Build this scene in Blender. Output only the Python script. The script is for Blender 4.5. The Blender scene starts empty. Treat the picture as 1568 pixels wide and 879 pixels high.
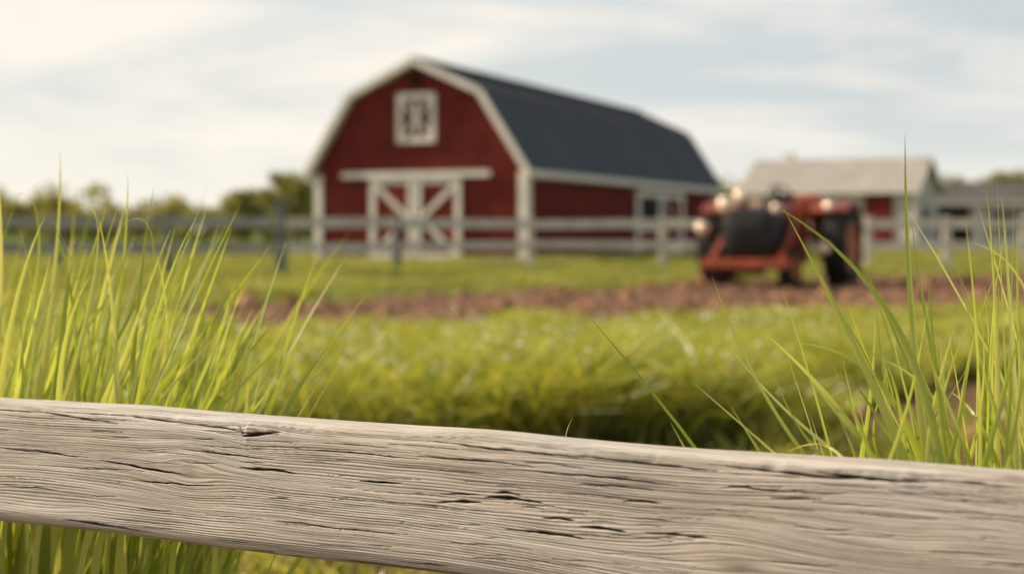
import bpy, math, random
import numpy as np
from mathutils import Vector, Matrix
random.seed(7); rng=np.random.default_rng(11)
scn=bpy.context.scene
F=2178.0; CX=784.0; HY=353.0; CH=1.0
# ---------------------------------------------------------------- helpers
_tab=rng.random((256,256))
def vnoise(x,y,sd=0):
    x=np.asarray(x,float)+sd*17.13; y=np.asarray(y,float)+sd*5.71
    xi=np.floor(x).astype(int); yi=np.floor(y).astype(int)
    fx=x-xi; fy=y-yi; fx=fx*fx*(3-2*fx); fy=fy*fy*(3-2*fy)
    a=_tab[xi&255,yi&255]; b=_tab[(xi+1)&255,yi&255]; c=_tab[xi&255,(yi+1)&255]; d=_tab[(xi+1)&255,(yi+1)&255]
    return (a*(1-fx)+b*fx)*(1-fy)+(c*(1-fx)+d*fx)*fy
def fbm(x,y,sd=0,o=4):
    r=0;a=.5;t=0
    for i in range(o):
        r=r+a*vnoise(np.asarray(x)*2**i,np.asarray(y)*2**i,sd+i); t+=a; a*=.5
    return r/t
def sst(a,b,x):
    t=np.clip((x-a)/(b-a),0,1); return t*t*(3-2*t)
def link(o,parent=None):
    scn.collection.objects.link(o)
    if parent: o.parent=parent
    return o
def np_mesh(name,V,Q,mat,attrs=None,smooth=True,parent=None):
    me=bpy.data.meshes.new(name)
    V=np.ascontiguousarray(V,dtype=np.float32); Q=np.ascontiguousarray(Q,dtype=np.int32)
    k=Q.shape[1]
    me.vertices.add(len(V)); me.vertices.foreach_set('co',V.ravel())
    me.loops.add(Q.size); me.loops.foreach_set('vertex_index',Q.ravel())
    me.polygons.add(len(Q)); me.polygons.foreach_set('loop_start',np.arange(0,Q.size,k,dtype=np.int32))
    me.polygons.foreach_set('loop_total',np.full(len(Q),k,dtype=np.int32))
    me.polygons.foreach_set('use_smooth',np.full(len(Q),smooth,dtype=bool))
    me.update(calc_edges=True)
    for n,a in (attrs or {}).items():
        if a.ndim==2:
            at=me.attributes.new(n,'FLOAT_VECTOR','POINT'); at.data.foreach_set('vector',a.astype(np.float32).ravel())
        else:
            at=me.attributes.new(n,'FLOAT','POINT'); at.data.foreach_set('value',a.astype(np.float32).ravel())
    me.materials.append(mat)
    return link(bpy.data.objects.new(name,me),parent)
class NT:
    def __init__(s,name):
        s.m=bpy.data.materials.new(name); s.m.use_nodes=True; s.t=s.m.node_tree; s.t.nodes.clear()
        s.out=s.n('ShaderNodeOutputMaterial')
    def n(s,ty,**k):
        nd=s.t.nodes.new(ty)
        for a,b in k.items(): setattr(nd,a,b)
        return nd
    def l(s,a,b): s.t.links.new(a,b)
    def set(s,sock,v):
        if hasattr(v,'default_value') or isinstance(v,bpy.types.NodeSocket): s.l(v,sock)
        else: sock.default_value=v
    def math(s,op,a,b=None,c=None,clamp=False):
        nd=s.n('ShaderNodeMath',operation=op,use_clamp=clamp); s.set(nd.inputs[0],a)
        if b is not None: s.set(nd.inputs[1],b)
        if c is not None: s.set(nd.inputs[2],c)
        return nd.outputs[0]
    def attr(s,n,vec=False):
        nd=s.n('ShaderNodeAttribute',attribute_name=n); return nd.outputs['Vector' if vec else 'Fac']
    def vmul(s,v,k):
        nd=s.n('ShaderNodeVectorMath',operation='MULTIPLY'); s.l(v,nd.inputs[0]); nd.inputs[1].default_value=k; return nd.outputs[0]
    def noise(s,v,sc=1,de=3,ro=.5,di=0):
        nd=s.n('ShaderNodeTexNoise'); 
        if v is not None: s.l(v,nd.inputs['Vector'])
        nd.inputs['Scale'].default_value=sc; nd.inputs['Detail'].default_value=de
        nd.inputs['Roughness'].default_value=ro; nd.inputs['Distortion'].default_value=di
        return nd.outputs['Fac']
    def ramp(s,f,st):
        nd=s.n('ShaderNodeValToRGB'); s.l(f,nd.inputs[0]); e=nd.color_ramp.elements
        while len(e)<len(st): e.new(.5)
        for i,(p,c) in enumerate(st):
            e[i].position=p; e[i].color=(c,c,c,1) if isinstance(c,(int,float)) else (*c,1)
        return nd.outputs[0]
    def mix(s,f,a,b,bt='MIX'):
        nd=s.n('ShaderNodeMix',data_type='RGBA',blend_type=bt)
        s.set(nd.inputs[0],f)
        for i,v in ((6,a),(7,b)):
            if isinstance(v,tuple): nd.inputs[i].default_value=(*v,1)
            else: s.l(v,nd.inputs[i])
        return nd.outputs[2]
    def bsdf(s,col,rough=.7,metal=0,bump=None,bd=.01,bs=1,spec=.3):
        b=s.n('ShaderNodeBsdfPrincipled')
        if isinstance(col,tuple): b.inputs['Base Color'].default_value=(*col,1)
        else: s.l(col,b.inputs['Base Color'])
        s.set(b.inputs['Roughness'],rough); b.inputs['Metallic'].default_value=metal
        b.inputs['Specular IOR Level'].default_value=spec
        if bump is not None:
            bn=s.n('ShaderNodeBump'); bn.inputs['Distance'].default_value=bd; bn.inputs['Strength'].default_value=bs
            s.l(bump,bn.inputs['Height']); s.l(bn.outputs[0],b.inputs['Normal'])
        return b
    def done(s,b): s.l(b.outputs[0],s.out.inputs[0]); return s.m
def objco(N): return N.n('ShaderNodeTexCoord').outputs['Object']
def simple(name,col,rough=.6,metal=0,var=.25,sc=3.,bump=0,spec=.3):
    N=NT(name); co=objco(N); f=N.noise(co,sc,5,.6)
    dk=tuple(c*(1-var) for c in col); lt=tuple(min(1,c*(1+var)) for c in col)
    c=N.ramp(f,[(.3,dk),(.7,lt)])
    b=N.bsdf(c,rough,metal,bump=N.noise(co,sc*8,4) if bump else None,bd=bump or .01,spec=spec)
    return N.done(b)
def foliage(name,c0,c1,c2,trans=.45,rough=.45,patch=.35,low=.35,spec=.35):
    N=NT(name); r=N.attr('rnd'); t=N.attr('tt')
    geo=N.n('ShaderNodeNewGeometry').outputs['Position']
    pn=N.noise(geo,patch,3,.6)
    f=N.math('ADD',N.math('MULTIPLY',r,.65),N.math('MULTIPLY',N.math('SUBTRACT',pn,.32),.9),clamp=True)
    c=N.ramp(f,[(.0,c0),(.5,c1),(1,c2)])
    dk=N.ramp(t,[(0,low),(.5,.9),(1,1.1)])  # darker at low tt: shade near the roots put into the colour
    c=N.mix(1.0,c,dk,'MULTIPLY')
    b=N.bsdf(c,rough,spec=spec)
    tr=N.n('ShaderNodeBsdfTranslucent'); N.l(N.mix(1.0,c,(1.3,1.2,.55),'MULTIPLY'),tr.inputs[0])
    m=N.n('ShaderNodeMixShader'); m.inputs[0].default_value=trans
    N.l(b.outputs[0],m.inputs[1]); N.l(tr.outputs[0],m.inputs[2])
    N.l(m.outputs[0],N.out.inputs[0]); return N.m
class MB:
    def __init__(s): s.v=[];s.f=[];s.m=[];s.mats=[];s.M=Matrix.Identity(4)
    def mi(s,mat):
        if mat not in s.mats: s.mats.append(mat)
        return s.mats.index(mat)
    def add(s,vs,fs,mat):
        o=len(s.v); s.v+=[tuple(s.M@Vector(v)) for v in vs]; k=s.mi(mat)
        for f in fs: s.f.append([i+o for i in f]); s.m.append(k)
    def box(s,c,d,mat,rot=None,bev=0):
        x,y,z=[a/2 for a in d]
        if bev:
            b=bev
            prof=[(-x+b,-y),(x-b,-y),(x,-y+b),(x,y-b),(x-b,y),(-x+b,y),(-x,y-b),(-x,-y+b)]
            ins=[(p*(1-b/x),q*(1-b/y)) for p,q in prof]
            vs=[(p,q,-z) for p,q in ins]+[(p,q,-z+b) for p,q in prof]+[(p,q,z-b) for p,q in prof]+[(p,q,z) for p,q in ins]
            fs=[list(range(7,-1,-1)),list(range(24,32))]
            for l in range(3):
                for i in range(8): j=(i+1)%8; fs.append([l*8+i,l*8+j,l*8+8+j,l*8+8+i])
        else:
            vs=[(-x,-y,-z),(x,-y,-z),(x,y,-z),(-x,y,-z),(-x,-y,z),(x,-y,z),(x,y,z),(-x,y,z)]
            fs=[[3,2,1,0],[4,5,6,7],[0,1,5,4],[1,2,6,5],[2,3,7,6],[3,0,4,7]]
        R=rot if rot is not None else Matrix.Identity(3)
        s.add([tuple(R@Vector(v)+Vector(c)) for v in vs],fs,mat)
    def beam(s,a,b,w,h,mat,up=(0,0,1)):
        a=Vector(a);b=Vector(b);d=(b-a);L=d.length;d.normalize()
        u=Vector(up); sd=d.cross(u).normalized(); u2=sd.cross(d)
        R=Matrix((d,sd,u2)).transposed()
        s.box((a+b)/2,(L,w,h),mat,R)
    def lathe(s,c,ax,prof,mat,n=28,closed=False):
        ax=Vector(ax).normalized(); t=Vector((0,0,1)) if abs(ax.z)<.9 else Vector((1,0,0))
        u=ax.cross(t).normalized(); w=ax.cross(u)
        vs=[];fs=[]
        for i in range(n):
            a=2*math.pi*i/n
            for r,x in prof: vs.append(tuple(Vector(c)+ax*x+(u*math.cos(a)+w*math.sin(a))*r))
        k=len(prof)
        for i in range(n):
            j=(i+1)%n
            for q in range(k if closed else k-1):
                q2=(q+1)%k; fs.append([i*k+q,j*k+q,j*k+q2,i*k+q2])
        s.add(vs,fs,mat)
    def cyl(s,a,b,r,mat,n=14,r2=None):
        a=Vector(a);b=Vector(b);L=(b-a).length
        s.lathe(a,(b-a),[(0.0001,0),(r,0),(r2 or r,L),(0.0001,L)],mat,n)
    def loft(s,secs,mat,cap=True):
        k=len(secs[0]); vs=[p for q in secs for p in q]; fs=[]
        for i in range(len(secs)-1):
            for j in range(k): j2=(j+1)%k; fs.append([i*k+j,i*k+j2,(i+1)*k+j2,(i+1)*k+j])
        if cap: fs.append(list(range(k))[::-1]); fs.append([(len(secs)-1)*k+j for j in range(k)])
        s.add(vs,fs,mat)
    def obj(s,name,parent=None,smooth=False,bevel=0):
        me=bpy.data.meshes.new(name); me.from_pydata(s.v,[],s.f); 
        for m in s.mats: me.materials.append(m)
        me.polygons.foreach_set('material_index',s.m)
        if smooth: me.polygons.foreach_set('use_smooth',[True]*len(s.f))
        me.update(); 
        import bmesh
        bm=bmesh.new(); bm.from_mesh(me); bmesh.ops.recalc_face_normals(bm,faces=bm.faces); bm.to_mesh(me); bm.free()
        o=link(bpy.data.objects.new(name,me),parent)
        if smooth:
            md=o.modifiers.new('es','EDGE_SPLIT'); md.split_angle=math.radians(40)
        return o
def empty(name,loc=(0,0,0),rz=0):
    e=bpy.data.objects.new(name,None); e.location=loc; e.rotation_euler=(0,0,rz); return link(e)

# ---------------------------------------------------------------- sun, sky
SUN_EL=math.radians(30); sx,sy=-.968,.25; n_=math.hypot(sx,sy); sx/=n_;sy/=n_
sdir=Vector((sx*math.cos(SUN_EL),sy*math.cos(SUN_EL),math.sin(SUN_EL)))
sl=bpy.data.lights.new('sun','SUN'); sl.energy=5.0; sl.angle=math.radians(.6); sl.color=(1,.87,.66)
so=link(bpy.data.objects.new('sun',sl)); so.rotation_euler=(sdir).to_track_quat('Z','Y').to_euler(); so.location=(-20,5,20)
w=bpy.data.worlds.new('World'); scn.world=w; w.use_nodes=True; t=w.node_tree; t.nodes.clear()
def wn(ty,**k):
    nd=t.nodes.new(ty)
    for a,b in k.items(): setattr(nd,a,b)
    return nd
out=wn('ShaderNodeOutputWorld'); bg=wn('ShaderNodeBackground'); bg.inputs[1].default_value=.125
sky=wn('ShaderNodeTexSky',sky_type='NISHITA'); sky.sun_disc=False; sky.sun_elevation=SUN_EL; sky.sun_rotation=math.atan2(sx,sy)
sky.dust_density=3.0; sky.air_density=1.0
tc=wn('ShaderNodeTexCoord'); mp=wn('ShaderNodeMapping'); mp.inputs['Scale'].default_value=(3.0,3.0,15); mp.inputs['Rotation'].default_value=(0,math.radians(6),0); mp.inputs['Location'].default_value=(3.1,.4,1.3)
t.links.new(tc.outputs['Generated'],mp.inputs[0])
ns=wn('ShaderNodeTexNoise'); ns.inputs['Scale'].default_value=1.2; ns.inputs['Detail'].default_value=6; ns.inputs['Roughness'].default_value=.52; ns.inputs['Distortion'].default_value=.5
t.links.new(mp.outputs[0],ns.inputs['Vector'])
cr=wn('ShaderNodeValToRGB'); cr.color_ramp.elements[0].position=.40; cr.color_ramp.elements[0].color=(0,)*3+(1,); cr.color_ramp.elements[1].position=.60; cr.color_ramp.elements[1].color=(1,)*3+(1,)
t.links.new(ns.outputs['Fac'],cr.inputs[0])
dt=wn('ShaderNodeVectorMath',operation='DOT_PRODUCT'); t.links.new(tc.outputs['Generated'],dt.inputs[0]); dt.inputs[1].default_value=tuple(sdir)
sp=wn('ShaderNodeSeparateXYZ'); t.links.new(tc.outputs['Generated'],sp.inputs[0])
def sunramp(a,b):
    c2=wn('ShaderNodeValToRGB'); e=c2.color_ramp.elements; e[0].position=.3; e[0].color=(*a,1); e[1].position=.78; e[1].color=(*b,1)
    ad=wn('ShaderNodeMath',operation='MULTIPLY_ADD'); t.links.new(dt.outputs['Value'],ad.inputs[0]); ad.inputs[1].default_value=.5; ad.inputs[2].default_value=.5
    t.links.new(ad.outputs[0],c2.inputs[0]); s_=wn('ShaderNodeVectorMath',operation='SCALE'); t.links.new(c2.outputs[0],s_.inputs[0]); s_.inputs['Scale'].default_value=8.0
    return s_.outputs[0]
def wmul(a,b):
    nd=wn('ShaderNodeMath',operation='MULTIPLY')
    for i_,v in enumerate((a,b)):
        if isinstance(v,float): nd.inputs[i_].default_value=v
        else: t.links.new(v,nd.inputs[i_])
    return nd.outputs[0]
# haze and thin cloud thin out toward the zenith
zr=wn('ShaderNodeValToRGB'); e=zr.color_ramp.elements; e[0].position=.22; e[0].color=(1,1,1,1); e[1].position=.65; e[1].color=(.15,.15,.15,1); t.links.new(sp.outputs['Z'],zr.inputs[0])
haze=sunramp((.52,.62,.68),(.80,.82,.79)); cloud=sunramp((.84,.81,.75),(1.02,.95,.85))
m0=wn('ShaderNodeMix',data_type='RGBA'); t.links.new(wmul(zr.outputs[0],.9),m0.inputs[0]); t.links.new(sky.outputs[0],m0.inputs[6]); t.links.new(haze,m0.inputs[7])
mx=wn('ShaderNodeMix',data_type='RGBA'); t.links.new(wmul(cr.outputs[0],zr.outputs[0]),mx.inputs[0]); t.links.new(m0.outputs[2],mx.inputs[6]); t.links.new(cloud,mx.inputs[7])
hr=wn('ShaderNodeValToRGB'); e=hr.color_ramp.elements; e[0].position=0; e[0].color=(.85,)*3+(1,); e[1].position=.10; e[1].color=(0,0,0,1); t.links.new(sp.outputs['Z'],hr.inputs[0])
m2=wn('ShaderNodeMix',data_type='RGBA'); t.links.new(hr.outputs[0],m2.inputs[0]); t.links.new(mx.outputs[2],m2.inputs[6]); t.links.new(sunramp((.82,.84,.80),(1.08,1.0,.86)),m2.inputs[7])
t.links.new(m2.outputs[2],bg.inputs[0]); t.links.new(bg.outputs[0],out.inputs[0])

# ---------------------------------------------------------------- ground
def strip_near(x): return np.interp(x,[-20,-3.5,-1,.9,3.2,6.5,20],[15,14.8,14,14.8,16,17.5,19])
def strip_far(x): return np.interp(x,[-20,-6,-3.9,-1.4,2.5,3.5,10.8,25],[14,15.6,18.2,21.5,25.0,28,31,33])
def front(x): return np.interp(x,[-12,-5,-1.5,1.1,1.6,2.5,3.8,8,20],[4.2,4.4,5.6,6.3,7.1,8.8,10.4,12,13])
def soil(x,y):
    n=(fbm(x*.8,y*.8,3)-.5)*2.6
    a=sst(-.4,.4,y-strip_near(x)+n)*sst(-.4,.4,strip_far(x)-y+n*1.6)
    b=sst(-.15,.15,front(x)-y+n*.3)*sst(-.1,.12,fbm(x*2.,y*2.,9)-.40+np.clip(x*.12,-.06,.3))
    return np.clip(a+b,0,1)
def gz(x,y):
    s=soil(x,y)
    return .05*(fbm(x*.25,y*.25,5,2)-.5)+s*(.13*(fbm(x*3.2,y*3.2,8,3)-.5)+.03*np.sin(y*5+np.sin(x)*1.5))
gxs=np.concatenate([-np.geomspace(1800,16,24),np.linspace(-15,15,340),np.geomspace(16,1800,24)])
gys=np.concatenate([[-60,-20,-5,0],np.linspace(1,34,440),np.linspace(35,110,60),np.geomspace(120,3000,20)])
GX,GY=np.meshgrid(gxs,gys); nx=len(gxs); ny=len(gys)
GZ=gz(GX,GY); 
V=np.stack([GX,GY,GZ],-1).reshape(-1,3)
i=np.arange(nx-1)[None,:]+nx*np.arange(ny-1)[:,None]; i=i.ravel()
Q=np.stack([i,i+1,i+nx+1,i+nx],1)
N=NT('ground_mat'); g=N.n('ShaderNodeNewGeometry').outputs['Position']; sf=N.attr('soil')
big=N.noise(g,.5,4,.6); fine=N.noise(g,9,5,.65)
gc=N.ramp(N.math('ADD',N.math('MULTIPLY',big,.6),N.math('MULTIPLY',fine,.4)),[(.3,(.07,.085,.015)),(.5,(.16,.18,.035)),(.7,(.26,.26,.07))])
scn1=N.noise(g,5,6,.7)
scol=N.ramp(scn1,[(.3,(.08,.042,.024)),(.5,(.27,.145,.085)),(.72,(.48,.29,.18))])
sfm=N.math('ADD',sf,N.math('MULTIPLY',N.math('SUBTRACT',fine,.5),.5),clamp=True)
col=N.mix(N.ramp(sfm,[(.35,0.),(.6,1.)]),gc,scol)
gm=N.done(N.bsdf(col,.95,bump=N.noise(g,14,6,.7),bd=.05,spec=.1))
np_mesh('ground',V,Q,gm,{'soil':soil(GX,GY).ravel()})
m_clod=simple('clod_mat',(.28,.15,.09),.95,0,.5,6,spec=.1)
n=5200; cx=rng.uniform(-8,14,n); cy=rng.uniform(3.5,30,n)
k=soil(cx,cy)>.5; cx=cx[k];cy=cy[k]; n=len(cx)
oct_=np.array([[1,0,0],[.3,.9,.1],[-.8,.6,0],[-.9,-.5,.1],[.4,-1,0],[.1,.1,.9],[0,0,-.8]])
of=np.array([[0,1,5],[1,2,5],[2,3,5],[3,4,5],[4,0,5],[1,0,6],[2,1,6],[3,2,6],[4,3,6],[0,4,6]])
sz=(rng.gamma(2.,.025,n)+.015)*np.interp(cy,[4,10,20],[.6,.8,1.1])
V=(oct_[None]*rng.uniform(.6,1.3,(n,7,1)))*sz[:,None,None]; a=rng.uniform(0,6.28,n)
X=V[...,0]*np.cos(a)[:,None]-V[...,1]*np.sin(a)[:,None]; Y=V[...,0]*np.sin(a)[:,None]+V[...,1]*np.cos(a)[:,None]
V=np.stack([X+cx[:,None],Y+cy[:,None],V[...,2]*.9+gz(cx,cy)[:,None]+.01],-1).reshape(-1,3)
Q=(of[None]+7*np.arange(n)[:,None,None]).reshape(-1,3)
np_mesh('soil_clods',V,Q,m_clod,smooth=False)

# ---------------------------------------------------------------- grass
def blades(name,R,h,w,az,lean,droop,nseg,mat,fold=0,parent=None,facing=None,rnd=None,kink=None,pe=2.4):
    n=len(R); t=np.linspace(0,1,nseg+1)[None,:]
    up=h[:,None]*(t-droop[:,None]*t**3.5)
    out_=h[:,None]*lean[:,None]*t**2.2
    if kink is not None: out_=out_+h[:,None]*kink[:,None]*t
    C=np.stack([R[:,0:1]+np.cos(az)[:,None]*out_,R[:,1:2]+np.sin(az)[:,None]*out_,R[:,2:3]+up],-1)
    return blade_c(name,C,w,t,mat,fold,parent,facing,rnd,pe)
def blade_c(name,C,w,t,mat,fold,parent,facing,rnd,pe=2.4,tw=1.6):
    n,k=C.shape[:2]
    T=np.gradient(C,axis=1); T/=np.linalg.norm(T,axis=2,keepdims=True)+1e-9
    if facing is None: facing=rng.uniform(0,6.28,n)
    fa=facing[:,None]+rng.uniform(-1,1,n)[:,None]*t*tw
    Fv=np.stack([np.cos(fa),np.sin(fa),np.zeros_like(fa)],-1)
    S=np.cross(T,Fv); S/=np.linalg.norm(S,axis=2,keepdims=True)+1e-9
    Nn=np.cross(S,T)
    pr=np.minimum(1,.45+t*2.2)*(1-np.clip(t,0,1)**pe)**.95+.015
    W=(w[:,None]*pr*.5)[...,None]
    if fold:
        V=np.stack([C-S*W+Nn*W*fold,C,C+S*W+Nn*W*fold],2); m=3
    else: V=np.stack([C-S*W,C+S*W],2); m=2
    V=V.reshape(-1,3)
    base=(np.arange(n)*k*m)[:,None,None]+(np.arange(k-1)*m)[None,:,None]+np.arange(m-1)[None,None,:]
    b=base.ravel(); Q=np.stack([b,b+1,b+m+1,b+m],1)
    if rnd is None: rnd=rng.random(n)
    rn=np.repeat(rnd,k*m); tt=np.broadcast_to(np.broadcast_to(t,(n,k))[...,None],(n,k,m)).ravel()
    return np_mesh(name,V,Q,mat,{'rnd':rn,'tt':tt},True,parent)
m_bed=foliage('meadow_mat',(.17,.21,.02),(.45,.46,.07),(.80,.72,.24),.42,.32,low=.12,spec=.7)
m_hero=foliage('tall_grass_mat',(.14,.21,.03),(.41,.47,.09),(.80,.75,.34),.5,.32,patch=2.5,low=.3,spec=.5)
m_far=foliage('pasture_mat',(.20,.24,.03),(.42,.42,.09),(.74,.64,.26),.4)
def scat(n,y0,y1,mx=1.2,p=1.):
    y=y0+(y1-y0)*rng.random(n)**p; x=rng.uniform(-1,1,n)*(.37*y+mx); return x,y
x,y=scat(290000,3.6,17.5,1.5,.85)
cl=fbm(x*1.3,y*1.3,21,3); cl2=sst(.3,.75,cl)
k=(soil(x,y)<.45)&(y>front(x))&(rng.random(len(x))<.3+1.*cl)
x=x[k];y=y[k];cl=cl[k];cl2=cl2[k]; n=len(x); print('bed',n)
edge_=1+.5*np.exp(-((y-front(x))/1.2)**2)
hh=(.11+.29*cl2)*edge_*rng.uniform(.6,1.2,n)*np.interp(y,[4,7,11,17],[1.15,1.1,.85,.55])
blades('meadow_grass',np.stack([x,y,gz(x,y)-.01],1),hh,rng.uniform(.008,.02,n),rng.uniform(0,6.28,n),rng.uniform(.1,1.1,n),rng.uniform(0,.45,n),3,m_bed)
x,y=scat(110000,17,62,2,1.1); k=(soil(x,y)<.5); x=x[k];y=y[k]; n=len(x)
c2_=fbm(x*.6,y*.6,31,3)
blades('pasture_grass',np.stack([x,y,gz(x,y)-.01],1),(.04+.24*sst(.3,.75,c2_))*rng.uniform(.6,1.2,n),rng.uniform(.014,.03,n),rng.uniform(0,6.28,n),rng.uniform(.1,.8,n),rng.uniform(0,.3,n),2,m_far)
x,y=scat(24000,2.,8.5,1.2); k=(y<front(x)+.3)&(fbm(x*2.5,y*2.5,41,3)>.46+np.clip(x*.09,-.06,.18)); x=x[k];y=y[k]; n=len(x)
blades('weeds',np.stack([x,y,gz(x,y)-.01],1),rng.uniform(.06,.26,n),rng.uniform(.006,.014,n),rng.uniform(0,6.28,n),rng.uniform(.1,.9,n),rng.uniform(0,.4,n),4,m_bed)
m_spark=simple('sparkle_mat',(.92,.88,.72),.35,0,.05,spec=.7)  # pale specks added to stand in for bright sparkles in the meadow
n=1300; x,y=scat(n,5.4,12.5,0,1.2); k=(soil(x,y)<.2)&(y>front(x)); x=x[k];y=y[k];n=len(x)
c_=sst(.3,.75,fbm(x*1.3,y*1.3,21,3))
rad_=np.clip(rng.gamma(2.0,.0036,n)+.004,0,.015)
V=oct_[None]*rad_[:,None,None]+np.stack([x,y,gz(x,y)+(.14+.29*c_)*np.interp(y,[4,7,11,17],[1.15,1.1,.85,.55])*rng.uniform(.85,1.2,n)],1)[:,None,:]
np_mesh('meadow_sparkles',V.reshape(-1,3),(of[None]+7*np.arange(n)[:,None,None]).reshape(-1,3),m_spark)

# foreground rail line
A=np.array([-.558,1.55]); B=np.array([.385,1.07]); d=(B-A)/np.linalg.norm(B-A); nrm=np.array([d[1],-d[0]]); nrm=nrm if nrm[1]<0 else -nrm
def railback(X): return A[1]+(X-A[0])*d[1]/d[0]+.095
def backY(px):
    a=(px-CX)/F; c=A[1]+.075-A[0]*d[1]/d[0]; return c/(1-a*d[1]/d[0])
def tuft(name,specs,heroes,hwm):
    par=empty(name)
    Rs=[];H=[];W=[];AZ=[];L=[];D=[];K=[]
    for (px,dy,nb,hm,hs,lb,rad) in specs:
        Y=backY(px)+dy+.02; X=(px-CX)/F*Y
        for _ in range(nb):
            xr=X+random.gauss(0,rad); Rs.append((xr,max(Y+random.gauss(0,rad),railback(xr)+.01),0))
            H.append(min(1.16,max(.3,random.gauss(hm,hs)))); W.append(random.uniform(.006,.0145))
            if random.random()<.75: a=(0 if lb>0 else math.pi)+random.gauss(0,.7); l_=abs(random.gauss(0,.13))+.02+abs(lb)*random.random()
            else: a=random.uniform(0,6.28); l_=abs(random.gauss(0,.16))+.02
            if math.sin(a)<0: a=-a
            AZ.append(a); L.append(l_); D.append(random.choice([0,0,.02,.05,.12,.25])); K.append(random.gauss(0,.02))
    n=len(Rs); Rs=np.array(Rs)
    H=np.array(H); H=np.minimum(H,1.02+.05*rng.random(n)) 
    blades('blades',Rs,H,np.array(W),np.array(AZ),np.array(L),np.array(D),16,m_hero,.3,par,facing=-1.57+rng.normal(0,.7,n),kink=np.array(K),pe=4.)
    Cs=[];Wd=[];Ts=[]
    for hp in heroes:
        pts=hp[:3]; wd=hp[3]; dy=hp[4] if len(hp)>4 else random.uniform(.03,.22)
        Y=backY(pts[0][0])+dy
        P=[np.array([(px-CX)/F*(Y+o),Y+o,CH-(py-HY)*(Y+o)/F]) for (px,py),o in zip(pts,(0,random.uniform(0,.03),random.uniform(0,.07)))]
        Cc=2*P[1]-.5*(P[0]+P[2]); T0=Cc-P[0]; T0/=np.linalg.norm(T0); hz=P[0][2]
        r=np.array([P[0][0]-T0[0]*.12,P[0][1]+.03,0.]); c1=r+np.array([0,0,hz*.35]); c2=P[0]-T0*hz*.35
        c=[]
        for q in range(9):
            u=q/9; c.append((1-u)**3*r+3*(1-u)**2*u*c1+3*(1-u)*u*u*c2+u**3*P[0])
        for q in range(17):
            u=q/16; c.append((1-u)**2*P[0]+2*(1-u)*u*Cc+u*u*P[2])
        c=np.array(c)
        low=c[:,2]<.86; c[:,1]=np.where(low,np.maximum(c[:,1],railback(c[:,0])-.02),c[:,1])
        l=np.concatenate([[0],np.cumsum(np.linalg.norm(np.diff(c,axis=0),axis=1))]); Ts.append(l/l[-1])
        Cs.append(c); Wd.append(wd*hwm*Y/F)
    C=np.array(Cs); t=np.array(Ts)
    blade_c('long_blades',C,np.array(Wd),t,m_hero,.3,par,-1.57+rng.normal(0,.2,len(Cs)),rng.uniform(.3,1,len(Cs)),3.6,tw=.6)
    return par
Lspec=[(-120,.1,36,.93,.08,.12,.06),(-60,.3,36,.93,.08,.1,.06),(-20,.08,30,.91,.08,.08,.04),(20,.2,34,.93,.08,.1,.05),(60,.1,30,.90,.09,.1,.04),(95,.35,34,.91,.08,.1,.06),
 (120,.12,28,.88,.09,.12,.04),(150,.25,32,.88,.09,.16,.05),(185,.1,24,.85,.08,.2,.04),(210,.3,24,.84,.09,.22,.05),(235,.15,12,.79,.08,.25,.04),(60,.7,40,.93,.08,.1,.1),(-60,.8,40,.95,.08,.1,.12),(160,.7,28,.86,.08,.2,.08),(245,.4,12,.78,.07,.2,.05)]
Lh=[((60,610),(86,400),(92,230),11),((110,612),(150,420),(188,300),9),((-10,600),(2,420),(-4,260),11),((200,615),(215,430),(236,285),9),
((225,620),(320,500),(415,375),11),((255,625),(300,500),(355,348),10),((210,618),(250,450),(300,335),9),((335,630),(380,580),(432,528),9),((380,633),(402,590),(428,542),9),
((310,625),(335,560),(358,505),9),((150,612),(184,450),(196,262),9),((170,612),(220,460),(262,350),9),((290,622),(308,545),(330,470),9),((120,610),(110,460),(80,330),9),((40,610),(52,480),(30,350),10),((240,620),(290,560),(345,500),9),
((0,600),(30,440),(70,330),12),((80,610),(130,430),(168,300),12),((140,610),(130,470),(90,355),8),((180,612),(170,450),(150,330),10),((245,622),(256,500),(240,390),9),
((100,612),(150,380),(120,315),8),((200,615),(235,380),(185,345),8),((30,610),(60,360),(18,300),8),((160,612),(205,520),(255,470),13),((90,610),(105,500),(140,420),13),((225,618),(262,540),(310,430),12)]
tuft('tall_grass',Lspec,Lh,1.45)
Rspec=[(1400,.12,8,.78,.08,-.15,.03),(1440,.25,12,.82,.08,-.1,.03),(1480,.12,14,.84,.09,-.08,.03),(1520,.2,20,.88,.08,-.05,.03),(1550,.1,22,.92,.08,.03,.04),(1590,.2,26,.95,.08,.05,.05),(1650,.1,30,.95,.08,.06,.05),(1570,.5,22,.90,.07,.03,.06),(1720,.3,30,.95,.08,.06,.06),(1400,.5,10,.74,.06,-.1,.08)]
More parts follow.
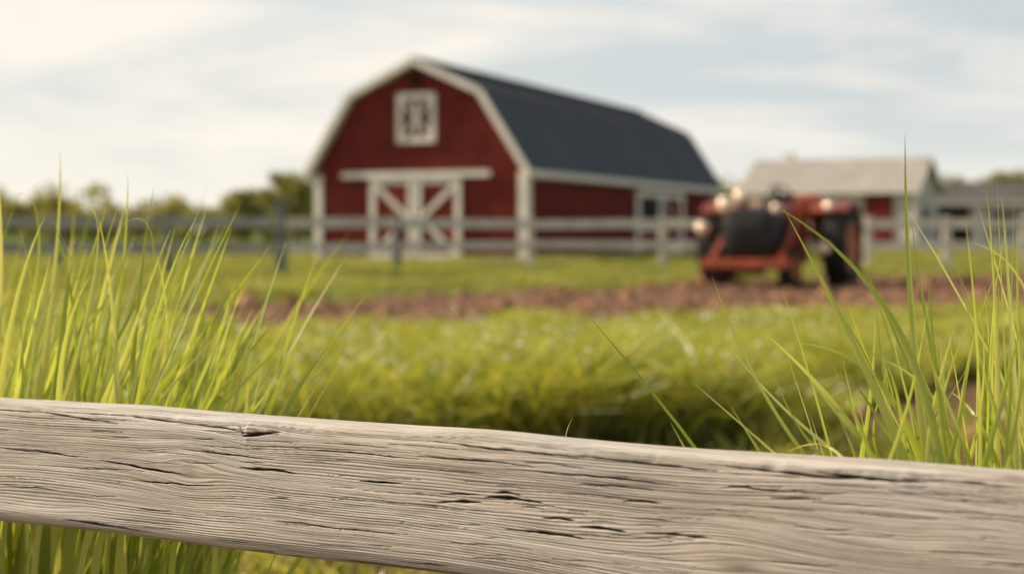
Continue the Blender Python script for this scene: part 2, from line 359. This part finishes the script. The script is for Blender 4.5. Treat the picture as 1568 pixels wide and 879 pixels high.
Rh=[((1440,715),(1355,470),(1180,312),12,.06),((1420,712),(1394,450),(1386,205),11,.1),((1370,705),(1330,560),(1255,440),11),((1232,697),(1150,565),(1090,422),7,.08),
((1190,697),(1130,645),(1063,587),6,.06),((1335,705),(1270,610),(1180,518),16),((1290,700),(1200,625),(1124,540),8),((1450,712),(1432,560),(1420,402),9),((1430,690),(1465,540),(1535,435),8,.12),
((1500,718),(1495,520),(1478,335),10),((1525,718),(1525,500),(1511,290),10),((1560,720),(1550,520),(1534,300),9),((1400,705),(1345,590),(1300,470),12),((1380,700),(1445,620),(1490,545),8),
((1318,702),(1335,580),(1340,470),11),((1600,720),(1580,470),(1488,372),9),((1470,716),(1430,610),(1350,550),10),((1345,705),(1295,650),(1240,580),11),((1260,700),(1215,640),(1180,560),9),
((868,682),(867,664),(876,641),5,.03),((1290,702),(1255,680),(1205,692),9,.03),((1410,712),(1330,570),(1205,525),14,.2),((1460,716),(1420,500),(1395,330),9),((1480,716),(1505,590),(1500,470),11),
((1540,720),(1575,520),(1600,330),10),((1390,708),(1345,640),(1290,560),14,.15),((1360,708),(1395,600),(1420,470),10),((1490,718),(1460,640),(1420,540),13),((1550,720),(1510,580),(1470,430),10),
((1440,714),(1390,560),(1320,400),8),((1505,718),(1540,590),(1568,480),12),((1420,712),(1430,620),(1462,500),11),((1350,706),(1338,650),(1362,560),9),((1530,720),(1495,640),(1455,600),12),
((1385,706),(1372,600),(1340,520),13),((1450,714),(1470,640),(1480,560),13),((1310,702),(1290,650),(1262,600),12),((1510,718),(1520,480),(1545,340),10),((1575,720),(1560,500),(1560,350),11),((1465,716),(1482,560),(1528,410),10)]
tuft('tall_grass',Rspec,Rh,1.7)

# ---------------------------------------------------------------- foreground fence rail
ZB,ZT=.680,.8135; H=ZT-ZB; TH=.058
def px2s(px,py):
    a=(px-CX)/F; s=(a*A[1]-A[0])/(d[0]-a*d[1]); Y=A[1]+s*d[1]; return s,1-(py-HY)*Y/F-ZB
ss=np.concatenate([np.linspace(-1.0,-.12,90),np.arange(-.1,1.16,.0012),np.linspace(1.17,1.9,80)])
pf=np.arange(0,H,.0005); pt=np.arange(0,TH,.0008); pb=np.linspace(0,H,14)[:-1]; pbo=np.linspace(0,TH,8)[:-1]
P=np.concatenate([np.stack([0*pf,pf],1),np.stack([pt,0*pt+H],1),np.stack([0*pb+TH,H-pb],1),np.stack([TH-pbo,0*pbo],1)])
arc=np.concatenate([pf,H+pt,H+TH+pb,2*H+TH+pbo])
rr=.020
def roundc(P):
    c=np.array([TH/2,H/2]); hx=np.array([TH/2,H/2]); q=P-c; inner=hx-rr; cl=np.clip(q,-inner,inner); dd=q-cl; L=np.linalg.norm(dd,axis=1,keepdims=True)
    out=np.where(L>1e-9,cl+dd/np.maximum(L,1e-9)*np.minimum(L,rr),q)
    nn=np.where(L>1e-9,dd/np.maximum(L,1e-9),0)
    return out+c,nn
P2,PN=roundc(P)
S_,AR=np.meshgrid(ss,arc,indexing='ij')
gv=AR+.011*(fbm(S_*2.2,AR*7,51,2)-.5)+.0038*(fbm(S_*12,AR*25,52,2)-.5)
knots=[(290,722,.045,.022,.85,'k'),(1130,868,.085,.030,.8,'k'),(385,664,.05,.014,.8,'k'),(1340,800,.10,.03,.55,''),(730,690,.05,.012,.6,''),(930,800,.12,.02,.4,''),(60,760,.08,.03,.4,'')]
kn=np.zeros_like(S_)
for (px,py,a,b,am,ty) in knots:
    s0,v0=px2s(px,py); e_=np.exp(-((S_-s0)/a)**2-((AR-v0)/b)**2); gv=gv-(AR-v0)*am*e_
    if ty: kn+= np.exp(-((S_-s0)/(a*.22))**2-((AR-v0)/(b*.28))**2)
ridge=fbm(S_*5,gv*330,61,3)-.5; ridge2=fbm(S_*2,gv*90,62,2)-.5
ph=gv/.0027+2.4*fbm(S_*3,gv*40,65,2)
ring=np.abs(np.sin(np.pi*ph))
rs=fbm(S_*6,gv*110,66,3); ringg=(1-ring)**2.*(.2+.9*sst(.38,.64,rs))
crack=np.zeros_like(S_)
def crk(pts,wd,dep=1.):
    q=[px2s(*p) for p in pts]; sx_=np.array([a for a,_ in q]); vx=np.array([b for _,b in q])
    i0=np.searchsorted(ss,sx_[0]); i1=np.searchsorted(ss,sx_[-1])
    if i1<=i0+1: return
    s=ss[i0:i1]; u=(s-sx_[0])/(sx_[-1]-sx_[0]); c=np.interp(s,sx_,vx)+.0026*(fbm(s*45,0*s+dep+wd*900,71,3)-.5)+.004*(fbm(s*9,0*s,73,2)-.5)*np.sin(np.pi*u)
    hw=wd*np.sin(np.pi*u)**.6*(.45+1.1*fbm(s*90,s*0+wd*900,77,2))+1e-5
    dist=np.abs(AR[i0:i1]-c[:,None]); v=np.clip(1.35-dist/hw[:,None],0,1)*dep
    crack[i0:i1]=np.maximum(crack[i0:i1],v)
for pts,wd in [([(150,706),(215,716),(285,728)],.0009),([(365,716),(455,728)],.0011),([(550,739),(615,742)],.0009),([(668,771),(738,772)],.0011),([(742,764),(832,770)],.0014),([(672,758),(735,760)],.0007),
 ([(755,757),(800,760)],.0009),([(775,812),(898,824)],.0012),([(832,793),(882,797)],.0010),([(888,805),(962,812)],.0011),([(985,812),(1095,822)],.0009),([(955,765),(1015,768)],.0008),([(95,795),(235,822)],.0018),
 ([(40,622),(200,632),(340,652),(395,668)],.0011),([(-60,620),(60,628),(180,650)],.0009),([(360,640),(372,668),(430,662)],.0016),([(650,672),(760,690),(900,698)],.0010),([(880,694),(1100,716)],.0011),
 ([(1080,700),(1250,724),(1400,735)],.0015),([(1240,712),(1330,728),(1420,736)],.0018),([(1370,722),(1568,744)],.0014),([(560,862),(700,874)],.0010),([(200,736),(330,744)],.0006),([(0,684),(120,700)],.0008),([(0,740),(90,752)],.0006),
 ([(460,690),(640,704)],.0006),([(640,700),(820,716)],.0006),([(820,722),(1040,740)],.0007),([(300,690),(420,706)],.0006),([(1100,744),(1230,752)],.0006),([(880,740),(1010,748)],.0005),
 ([(1180,760),(1260,764)],.0006),([(420,800),(520,812)],.0006),([(300,845),(470,862)],.0010)]: crk(pts,wd*1.15)
for _ in range(170):
    px=random.uniform(-100,1650); f_=random.random()**1.5; top=607+.073*px; py=top+6+f_*(195+.045*px); L=random.uniform(20,150); crk([(px,py),(px+L,py+L*.08)],random.uniform(.0002,.0005),random.uniform(.4,.85))
disp=.0006*ridge+.0014*ridge2-.0006*ringg-.0035*crack+.0018*(fbm(S_*7,AR*18,81,2)-.5)*2
wob=.004*(fbm(ss*1.6,ss*0,91,3)-.5)*2; wobz=.0035*(fbm(ss*2.6,ss*0+3,92,4)-.5)*2
edge=np.exp(-((AR-H)/.010)**2); chip=sst(.5,.75,fbm(S_*16,S_*0+2,95,4)); disp-=edge*chip*.005
s0,v0=px2s(372,655); disp+=.0035*sst(0,.004,S_-s0)*np.exp(-np.clip(S_-s0,0,9)/.05)*np.exp(-((AR-v0)/.010)**2)
faceN=np.zeros_like(PN); 
nf=len(pf);nt=len(pt);nb=len(pb)
faceN[:nf]=(-1,0); faceN[nf:nf+nt]=(0,1); faceN[nf+nt:nf+nt+nb]=(1,0); faceN[nf+nt+nb:]=(0,-1)
NN=np.where(np.linalg.norm(PN,axis=1,keepdims=True)>.5,PN,faceN)
T_=P2[None,:,0]+NN[None,:,0]*disp+wob[:,None]*.6; Z_=P2[None,:,1]+NN[None,:,1]*disp+wobz[:,None]
V=np.stack([A[0]+S_*d[0]-nrm[0]*T_,A[1]+S_*d[1]-nrm[1]*T_,ZB+Z_],-1).reshape(-1,3)
m_=len(arc); ns_=len(ss); ii=np.arange(ns_-1)[:,None]*m_; jj=np.arange(m_)[None,:]; j2=(jj+1)%m_
Q=np.stack([(ii+jj),(ii+m_+jj),(ii+m_+j2),(ii+j2)],-1).reshape(-1,4)
N=NT('weathered_wood'); gco=N.attr('gco',True); ck=N.attr('crack'); kk=N.attr('knot'); rg=N.attr('ring')
n1=N.noise(N.vmul(gco,(7,330,1)),1,4,.6); n2=N.noise(N.vmul(gco,(16,1100,1)),1,3,.6); n3=N.noise(N.vmul(gco,(2.2,60,1)),1,4,.55); n4=N.noise(N.vmul(gco,(4,12,1)),1,4,.6)
lines=N.math('ADD',N.math('ADD',N.math('MULTIPLY',n1,.45),N.math('MULTIPLY',n2,.35)),N.math('MULTIPLY',n3,.25))
wc=N.ramp(lines,[(.38,(.25,.205,.165)),(.46,(.50,.435,.37)),(.54,(.73,.66,.58)),(.66,(.90,.84,.76))])
wc=N.mix(N.ramp(n4,[(.35,0.),(.75,.6)]),wc,N.mix(1.,wc,(.84,.72,.58),'MULTIPLY'))
wc=N.mix(N.math('MULTIPLY',rg,.72,clamp=True),wc,(.15,.115,.09))
wc=N.mix(N.math('MULTIPLY',kk,.5,clamp=True),wc,(.20,.13,.08))
wc=N.mix(N.ramp(ck,[(.1,0.),(.7,1.)]),wc,(.025,.016,.012))
hgt=N.math('SUBTRACT',N.math('ADD',N.math('MULTIPLY',n1,.7),N.math('MULTIPLY',n2,.4)),N.math('MULTIPLY',rg,.4))
m_wood=N.done(N.bsdf(wc,.8,bump=hgt,bd=.0022,bs=.9,spec=.2))
wf=empty('wooden_fence')
np_mesh('top_rail',V,Q,m_wood,{'gco':np.stack([S_,gv,0*S_],-1).reshape(-1,3),'crack':crack.ravel(),'ring':ringg.ravel(),'knot':np.clip(kn,0,1).ravel()},True,wf)
m_post=simple('post_wood',(.42,.36,.30),.85,0,.35,8,.004)
mb=MB()
for s in (-.82,1.72):
    p=A+d*s-nrm*(TH+.06)
    mb.M=Matrix.Translation((p[0],p[1],0))@Matrix.Rotation(math.atan2(d[1],d[0]),4,'Z'); mb.box((0,0,.42),(.11,.11,.96),m_post,bev=.008)
mb.M=Matrix.Identity(4)
a=A+d*-1.0-nrm*.026; b=A+d*1.9-nrm*.026
mb.beam((a[0],a[1],.24),(b[0],b[1],.24),.05,.13,m_post)
mb.obj('posts_and_lower_rail',wf)

# ---------------------------------------------------------------- barn
m_red=simple('barn_red_paint',(.18,.029,.021),.8,0,.25,1.2,.01,.15); m_white=simple('white_trim_paint',(.80,.73,.64),.6,0,.1,2)
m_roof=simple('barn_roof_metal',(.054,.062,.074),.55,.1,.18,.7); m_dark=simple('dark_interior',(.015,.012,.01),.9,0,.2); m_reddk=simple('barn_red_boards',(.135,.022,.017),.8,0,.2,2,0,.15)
W=7.92; L=23.; EZ=2.94; BZ=5.45; BU=1.56; PZ=6.55
barn=empty('red_barn',(-6.80,49.57,0),math.atan2(-.4,.916))
def gh(u): return float(np.interp(u,[0,BU,W/2,W-BU,W],[EZ,BZ,PZ,BZ,EZ]))
mb=MB(); prof=[(0,0),(W,0),(W,EZ),(W-BU,BZ),(W/2,PZ),(BU,BZ),(0,EZ)]
mb.add([(u,0,z) for u,z in prof]+[(u,L,z) for u,z in prof],[list(range(7)),list(range(7,14))]+[[i,(i+1)%7,7+(i+1)%7,7+i] for i in range(7)],m_red)
u=.15
while u<W: mb.box((u,-.012,gh(u)/2-.05),(.035,.028,gh(u)-.1),m_reddk); u+=.28
v=.3
while v<L: mb.box((W+.012,v,EZ/2-.06),(.028,.035,EZ-.12),m_reddk); mb.box((-.012,v,EZ/2-.06),(.028,.035,EZ-.12),m_reddk); v+=.3
mb.obj('walls',barn)
mb=MB()
RP=[(-.26,EZ-.10),(BU-.06,BZ+.1),(W/2,PZ+.12),(W-BU+.06,BZ+.1),(W+.26,EZ-.10)]
th=.1
for (a,b) in zip(RP[:-1],RP[1:]):
    mb.add([(a[0],-.4,a[1]),(b[0],-.4,b[1]),(b[0],L+.4,b[1]),(a[0],L+.4,a[1]),(a[0],-.4,a[1]+th),(b[0],-.4,b[1]+th),(b[0],L+.4,b[1]+th),(a[0],L+.4,a[1]+th)],[[0,1,2,3],[4,5,6,7],[0,1,5,4],[1,2,6,5],[2,3,7,6],[3,0,4,7]],m_roof)
    v=0.
    while v<L+.3: mb.beam((a[0],v,a[1]+th+.015),(b[0],v,b[1]+th+.015),.035,.05,m_roof); v+=.5
mb.box((W/2,L/2,PZ+.24),(.3,L+.8,.05),m_roof)
mb.obj('roof',barn)
mb=MB()
for (a,b) in zip(RP[:-1],RP[1:]):
    for y_ in (-.44,L+.44): mb.beam((a[0],y_,a[1]+.02),(b[0],y_,b[1]+.02),.07,.22,m_white)
    mb.beam((a[0],-.2,a[1]-.06),(b[0],-.2,b[1]-.06),.36,.05,m_white)
for x_ in (-.28,W+.28): mb.box((x_,L/2,EZ-.08),(.05,L+.9,.2),m_white)
mb.box((W+.13,L/2,EZ-.19),(.25,L+.7,.04),m_white)
for x_ in (.09,W-.09): mb.box((x_,-.04,EZ/2),(.3,.07,EZ),m_white)
mb.box((W+.04,.15,EZ/2-.1),(.07,.3,EZ-.2),m_white); mb.box((W+.04,L-.15,EZ/2-.1),(.07,.3,EZ-.2),m_white)
mb.obj('trim',barn)
mb=MB(); cu=W/2-.05; DH=2.78; hw=1.72
mb.box((cu,-.075,DH/2),(2*hw,.06,DH),m_red)
mb.box((cu,-.16,DH+.10),(5.6,.14,.2),m_white)
for q in (-hw+.11,hw-.11): mb.box((cu+q,-.14,DH/2),(.22,.06,DH),m_white)
mb.box((cu,-.15,DH/2),(.48,.06,DH),m_white)
mb.box((cu,-.187,DH/2),(.03,.012,DH),m_dark)
for sgn in (-1,1):
    xo=cu+sgn*(hw-.23); xi=cu+sgn*.26
    mb.box(((xo+xi)/2,-.138,DH-.12),(abs(xo-xi),.05,.2),m_white); mb.box(((xo+xi)/2,-.138,.14),(abs(xo-xi),.05,.2),m_white)
    mb.beam((xo,-.136,DH-.26),(xi,-.136,DH*.5+.03),.045,.17,m_white,up=(0,0,1)); mb.beam((xi,-.136,DH*.5-.03),(xo,-.136,.28),.045,.17,m_white)
mb.obj('front_doors',barn)
mb=MB(); wz0,wz1=3.95,5.62; ww=.72; wc_=(wz0+wz1)/2
mb.box((cu+.02,-.045,wc_),(2*ww-.2,.03,wz1-wz0-.2),m_reddk)
for q in (-ww+.09,ww-.09): mb.box((cu+.02+q,-.08,wc_),(.2,.07,wz1-wz0),m_white)
for z in (wz0+.09,wz1-.09): mb.box((cu+.02,-.078,z),(2*ww-.38,.066,.2),m_white)
mb.box((cu+.02,-.076,wc_),(.14,.05,wz1-wz0-.38),m_white)
for sg in (-1,1):
    mb.beam((cu+.02+sg*.07,-.074,wc_+.05),(cu+.02+sg*(ww-.2),-.074,wz1-.2),.04,.1,m_white); mb.beam((cu+.02+sg*.07,-.074,wc_-.05),(cu+.02+sg*(ww-.2),-.074,wz0+.2),.04,.1,m_white)
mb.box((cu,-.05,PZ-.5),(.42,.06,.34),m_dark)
mb.obj('loft_window',barn)
mb=MB()
X0=W
s0,s1=11.2,17.3
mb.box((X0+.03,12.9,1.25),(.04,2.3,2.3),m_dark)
mb.box((X0+.05,15.6,1.15),(.05,2.9,2.3),m_red)
mb.box((X0+.09,(s0+s1)/2,2.48),(.12,s1-s0+.4,.24),m_white)
for v in (s0,14.15,s1-.1): mb.box((X0+.085,v,1.17),(.08,.38,2.34),m_white)
mb.box((X0+.1,12.7,1.1),(.06,2.5,.2),m_white); mb.box((X0+.09,12.7,.55),(.04,2.5,1.0),m_red)
mb.beam((X0+.1,14.4,2.3),(X0+.1,17.0,.2),.05,.24,m_white,up=(1,0,0))
mb.box((X0+.1,15.7,.12),(.06,2.7,.24),m_white)
mb.obj('side_door',barn)
mb=MB(); mb.box((W/2,L/2,.09),(W+.12,L+.12,.2),simple('stone_footing',(.3,.27,.23),.9)); mb.obj('foundation',barn)

# ---------------------------------------------------------------- paddock fence
m_fw=simple('faded_white_paint',(.62,.55,.47),.8,0,.25,3); m_fg=simple('grey_wood',(.34,.325,.29),.85,0,.3,3); m_fp=simple('dark_post_wood',(.17,.175,.165),.85,0,.3,3)
def pxp(px,Y): return ((px-CX)/F*Y,Y)
posts=[(-260,30),(-80,30.5),(90,31),(258,31),(430,31.2),(608,35),(812,40),(1015,40),(1190,39),(1330,38),(1450,37.5),(1570,37),(1700,36.5),(1830,36)]
mb=MB()
pp=[pxp(*q) for q in posts]
for i_,(q,(X,Y)) in enumerate(zip(posts,pp)):
    gm_=m_fp if i_<6 else m_fw
    hgt_=1.62 if i_==4 else 1.36
    mb.box((X,Y,hgt_/2-.05),(.2 if i_!=4 else .24,.16,hgt_+.1),gm_,bev=.015)
for i_ in range(len(pp)-1):
    (xa,ya),(xb,yb)=pp[i_],pp[i_+1]; gm_=m_fg if i_<4 else m_fw
    for z_,hh_ in ((1.18,.23),(.60,.21)):
        jt=random.uniform(-.02,.02); off=.11
        mb.beam((xa,ya-off,z_+jt),(xb,yb-off,z_-jt),.045,hh_,gm_)
mb.obj('paddock_fence')

# ---------------------------------------------------------------- tractor
m_tr=simple('tractor_red_paint',(.32,.060,.020),.32,0,.45,3,spec=.6); m_bk=simple('black_plastic',(.014,.013,.012),.45,0,.3,4); m_ti=simple('rubber_tyre',(.022,.019,.017),.8,0,.5,7)
m_ch=simple('glint_tint_chrome',(.95,.70,.50),.18,1,.05); m_rim=simple('wheel_rim_paint',(.45,.16,.06),.4,0,.3); m_hl=simple('glint_tint_glass',(.88,.66,.50),.12,0,.05,spec=.8)  # bright metal and lamp glass tinted with the warm colour of sun glints
tx,ty=pxp(1184,25.6)
tr=empty('tractor',(tx,ty,.0),math.radians(-27)); tr.scale=(1.06,1.06,1.04)
def wheel(mb,c,R,wd,lugs):
    x=wd/2
    mb.lathe(c,(1,0,0),[(R*.58,-x*.8),(R*.8,-x),(R*.93,-x*.92),(R*.97,-x*.5),(R*.975,0),(R*.97,x*.5),(R*.93,x*.92),(R*.8,x),(R*.58,x*.8)],m_ti,36)
    for sg in (-1,1):
        mb.lathe(c,(sg,0,0),[(R*.60,x*.82),(R*.55,x*.86),(R*.5,x*.55),(R*.2,x*.4),(R*.17,x*.75),(.001,x*.78)],m_rim,28)
    for k in range(lugs):
        a=2*math.pi*k/lugs
        for sg in (-1,1):
            aa=a+(.5*2*math.pi/lugs if sg>0 else 0)
            Rm=Matrix.Rotation(aa,3,'X')@Matrix.Rotation(sg*math.radians(35),3,'Z')
            off=Matrix.Rotation(aa,3,'X')@Vector((sg*x*.48,0,R*.985))
            mb.box(Vector(c)+off,(x*1.1,R*.07,R*.07),m_ti,Rm)
mb=MB()
for sg in (-1,1): wheel(mb,(sg*1.08,.40,.68),.68,.42,16)
mb.obj('rear_wheels',tr,True)
mb=MB()
for sg in (-1,1): wheel(mb,(sg*.58,-1.0,.36),.36,.24,14)
mb.obj('front_wheels',tr,True)
def rsec(y,w,z0,z1,r=.08):
    pts=[]
    for cx_,cz_,a0 in ((w-r,z0+r,-90),(w-r,z1-r,0),(-w+r,z1-r,90),(-w+r,z0+r,180)):
        for q in range(4):
            a=math.radians(a0+q*30); pts.append((cx_+r*math.cos(a),y,cz_+r*math.sin(a)))
    return pts
mb=MB()
mb.loft([rsec(-1.30,.36,.66,1.22,.1),rsec(-.8,.39,.64,1.32,.1),rsec(-.05,.39,.64,1.38,.1)],m_tr)
mb.loft([rsec(-.05,.50,.6,1.42),rsec(.25,.52,.6,1.40)],m_tr)
mb.box((0,.45,.62),(.5,1.3,.42),m_bk,bev=.04)
mb.box((0,-.6,.52),(.4,1.5,.3),m_bk,bev=.03)
for sg in (-1,1):
    secs=[]
    for k in range(8):
        a=math.radians(50+k*16); y_=.40-math.cos(a)*.79; z_=.68+math.sin(a)*.79; y2=.40-math.cos(a)*.75; z2=.68+math.sin(a)*.75
        xa,xb=sg*.64,sg*1.28
        secs.append([(xa,y_,z_),(xb,y_,z_),(xb,y2,z2),(xa,y2,z2)])
    mb.loft(secs,m_tr)
    mb.box((sg*.66,.50,1.02),(.05,.9,.72),m_tr)
mb.obj('body',tr,True)
mb=MB()
mb.loft([rsec(-1.50,.30,.60,1.10,.08),rsec(-1.44,.42,.52,1.24,.14),rsec(-1.30,.45,.50,1.30,.14),rsec(-.7,.44,.52,1.37,.14)],m_bk)
for q in range(6): mb.box((0,-1.515,.68+q*.065),(.44,.02,.018),m_bk)
mb.obj('nose_and_grille',tr,True)
mb=MB()
mb.box((0,-1.52,.42),(1.45,.12,.16),m_tr,bev=.02); mb.box((0,-1.35,.36),(.5,.3,.26),m_bk,bev=.03)
mb.beam((-.55,-1.0,.38),(.55,-1.0,.38),.14,.14,m_tr)
for sg in (-1,1):
    mb.beam((sg*.56,-1.48,.46),(sg*.56,-.45,1.12),.09,.15,m_tr); mb.beam((sg*.56,-.45,1.12),(sg*.56,.1,.9),.09,.15,m_tr)
    mb.box((sg*.56,-.1,.75),(.12,.14,.7),m_tr)
mb.obj('front_frame',tr,False)
mb=MB()
for (x_,y_,z_,r_) in ((-.38,-1.38,1.38,.14),(-.22,-1.05,1.52,.13),(.44,-1.3,1.32,.08),(-1.12,-.40,1.00,.12),(1.0,-.15,1.36,.09),(1.0,-.5,.66,.11)):  # lamp domes enlarged and placed to give sun glints on the tractor
    c=(x_,y_,z_); pr_=[(.001,-1.1)]+[(math.sin(q/8*math.pi*.5),-math.cos(q/8*math.pi*.5)*1.05) for q in range(1,9)]+[(1.03,.05),(.96,.1)]
    mb.lathe(c,(0,-1,0),[(a*r_,b*r_) for a,b in pr_],m_ch,26)
    mb.lathe(c,(0,-1,0),[(.955*r_,.08*r_),(.85*r_,.38*r_),(.6*r_,.62*r_),(.3*r_,.76*r_),(.001,.8*r_)],m_hl,26)
    mb.cyl((x_,y_,z_),(x_*.9,y_+.08,z_-r_*1.7),.02,m_bk,8)
mb.obj('glint_lamps',tr,True)
mb=MB()
mb.cyl((.22,-.55,1.32),(.22,-.55,1.72),.035,m_bk); mb.cyl((-.2,-.3,1.34),(-.2,-.3,1.5),.06,m_ch)
mb.cyl((0,.2,1.35),(0,.42,1.60),.025,m_bk)
tor=[(.19+.018*math.cos(q*math.pi/3),.018*math.sin(q*math.pi/3)) for q in range(6)]
mb.lathe((0,.42,1.60),(0,.66,.75),tor,m_bk,26,True)
for q in range(3):
    a=q*2.1; mb.cyl((0,.42,1.60),(.19*math.cos(a),.42+.19*math.sin(a)*.75,1.60-.19*math.sin(a)*.66),.012,m_bk,8)
mb.box((0,.95,1.05),(.5,.48,.12),m_bk,bev=.04); mb.box((0,1.2,1.34),(.48,.12,.55),m_bk,Matrix.Rotation(-.15,3,'X'),bev=.04)
mb.box((.45,.75,1.35),(.5,.6,.5),m_tr,bev=.08)
mb.obj('seat_and_controls',tr,True)

# ---------------------------------------------------------------- far sheds
m_shr=simple('shed_roof_metal',(.44,.395,.34),.7,0,.15,1); m_shd=simple('dark_shed_roof',(.14,.125,.105),.7,0,.2,1); m_glass=simple('window_dark',(.05,.055,.06),.2,0,.1); m_gb=simple('grey_boards',(.54,.49,.44),.8)
def shed(name,loc,rz,Lx,D,ez,pz,roof,wall,style):
    e=empty(name,loc,rz); mb=MB()
    mb.add([(0,0,0),(Lx,0,0),(Lx,D,0),(0,D,0),(0,0,ez),(Lx,0,ez),(Lx,D,ez),(0,D,ez),(0,D/2,pz),(Lx,D/2,pz)],[[0,1,5,4],[3,7,6,2],[0,4,8,7,3],[1,2,6,9,5],[4,5,9,8],[7,8,9,6],[0,3,2,1]],wall)
    mb.obj('walls',e); mb=MB()
    for sg in (0,1):
        y0=-.4 if sg==0 else D+.4; z0=ez-.12
        mb.add([(-.4,y0,z0),(Lx+.4,y0,z0),(Lx+.4,D/2,pz+.1),(-.4,D/2,pz+.1),(-.4,y0,z0+.14),(Lx+.4,y0,z0+.14),(Lx+.4,D/2,pz+.24),(-.4,D/2,pz+.24)],[[0,1,2,3],[4,5,6,7],[0,1,5,4],[2,3,7,6],[1,2,6,5],[3,0,4,7]],roof)
        x=0
        while x<Lx: mb.beam((x,y0,z0+.15),(x,D/2,pz+.25),.03,.03,roof); x+=.45
    mb.box((1.6,D/2,pz+.35),(.5,.5,.5),m_white)
    mb.obj('roof',e); mb=MB()
    mb.box((Lx/2,-.44,ez-.08),(Lx+.9,.06,.22),m_white)
    nb=max(2,int(Lx/2.4))
    for k in range(nb+1):
        x=k*Lx/nb; mb.box((x,-.05,ez/2-.1),(.24,.09,ez-.2),m_white)
        if k<nb:
            xm=x+Lx/nb/2
            if k==nb-1 and style: mb.box((xm-.3,-.04,ez/2),(Lx/nb*.5,.06,ez-.3),m_red)
            elif (k+style)%2: mb.box((xm,-.04,1.5),(Lx/nb*.55,.06,1.3),m_glass); mb.box((xm,-.08,2.2),(Lx/nb*.62,.06,.12),m_white); mb.box((xm,-.08,.8),(Lx/nb*.62,.06,.12),m_white)
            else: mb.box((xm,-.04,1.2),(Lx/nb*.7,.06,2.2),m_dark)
    mb.box((Lx+.04,D/2,1.6),(.06,1.6,1.2),m_glass)
    for y_ in (.1,D-.1): mb.box((Lx+.05,y_,ez/2),(.09,.24,ez),m_white)
    mb.obj('openings_and_trim',e); return e
X,Y=pxp(1142,79); shed('farm_shed',(X,Y,0),math.radians(-28),9.2,5.5,3.15,4.75,m_shr,m_gb,1)
X,Y=pxp(1412,84); shed('farm_shed',(X,Y,0),math.radians(-10),9.5,5,2.7,3.7,m_shd,m_gb,0)

# ---------------------------------------------------------------- trees
m_leafb=foliage('tree_leaf_mat',(.13,.15,.045),(.28,.28,.09),(.52,.45,.18),.5,.6,patch=.12,low=.5)  # leaf colours lightened to carry distance haze
m_bark=simple('bark',(.12,.09,.07),.9,0,.3,4,.02)
def leaves(C,Rr,nper,size):
    n=len(C)*nper; ci=np.repeat(np.arange(len(C)),nper)
    dv=rng.normal(0,1,(n,3)); dv/=np.linalg.norm(dv,axis=1,keepdims=True); r=rng.random(n)**.45
    P=C[ci]+dv*(r[:,None])*Rr[ci]
    a=rng.normal(0,1,(n,3)); a/=np.linalg.norm(a,axis=1,keepdims=True); b=np.cross(a,rng.normal(0,1,(n,3))); b/=np.linalg.norm(b,axis=1,keepdims=True)
    s=size*rng.uniform(.6,1.4,n)[:,None]
    V=np.stack([P-a*s,P+b*s*.55,P+a*s,P-b*s*.55],1).reshape(-1,3); Q=np.arange(n*4).reshape(-1,4)
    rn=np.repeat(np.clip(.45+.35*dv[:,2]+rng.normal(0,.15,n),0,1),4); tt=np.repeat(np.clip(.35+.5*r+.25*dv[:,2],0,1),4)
    return V,Q,{'rnd':rn,'tt':tt}
Cs=[];Rs=[]
def crownset(X,Y,top,wid,nb):
    for _ in range(nb):
        u=random.uniform(-1,1); z=random.uniform(.2,.86)*top; sc_=(1-(2*z/top-1.1)**2*.45)
        Cs.append((X+u*wid*.5*sc_,Y+random.gauss(0,wid*.3),z)); r=random.uniform(.10,.2)*top+.15; Rs.append((r*1.2,r*1.2,r))
for k in range(300):
    X=random.uniform(-75,90); Y=random.uniform(98,128)
    px=CX+F*X/Y
    top=random.uniform(2.6,4.3)
    if px>1100: top=random.uniform(3.6,5.4)
    if px<120: top=random.uniform(3.0,4.6)
    if 120<px<420: top=random.uniform(2.6,3.9)
    crownset(X,Y,top,random.uniform(3,5.5),9)
V,Q,at=leaves(np.array(Cs),np.array(Rs),70,.19)
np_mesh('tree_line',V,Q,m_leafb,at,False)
for (px,Y,top,wd) in [(452,92,4.9,5.0),(372,96,3.9,4.2),(1545,96,5.2,5)]:
    X,_=pxp(px,Y); Cs=[];Rs=[]; e=empty('broadleaf_tree',(X,Y,0))
    mb=MB(); mb.cyl((0,0,-.1),(0.05,0,top*.45),.16,m_bark,10,.10)
    for k in range(9):
        a=k*2.4; r=wd*.33*random.uniform(.6,1.1); z=top*random.uniform(.5,.85)
        mb.cyl((.04,0,top*random.uniform(.28,.44)),(r*math.cos(a),r*math.sin(a),z),.07,m_bark,7,.02)
    mb.obj('trunk_and_limbs',e)
    for k in range(60):
        a=random.uniform(0,6.28); zz=random.uniform(.3,.9); rr_=wd*.5*math.sqrt(max(0,1-((zz-.55)/.45)**2))*random.uniform(.2,1)
        Cs.append((rr_*math.cos(a),rr_*math.sin(a),zz*top)); q=random.uniform(.28,.6); Rs.append((q*1.3,q*1.3,q))
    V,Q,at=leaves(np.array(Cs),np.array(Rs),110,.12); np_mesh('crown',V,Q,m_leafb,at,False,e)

# ---------------------------------------------------------------- camera
cam=bpy.data.cameras.new('camera'); co=link(bpy.data.objects.new('camera',cam)); co.location=(0,0,CH); co.rotation_euler=(math.radians(90),0,0)
cam.lens=50; cam.sensor_width=36; cam.shift_y=-86.5/1568; cam.clip_start=.05; cam.clip_end=5000
cam.dof.use_dof=True; cam.dof.focus_distance=1.42; cam.dof.aperture_fstop=3.9
scn.camera=co
scn.view_settings.view_transform='Standard'; scn.view_settings.look='None'; scn.view_settings.exposure=0
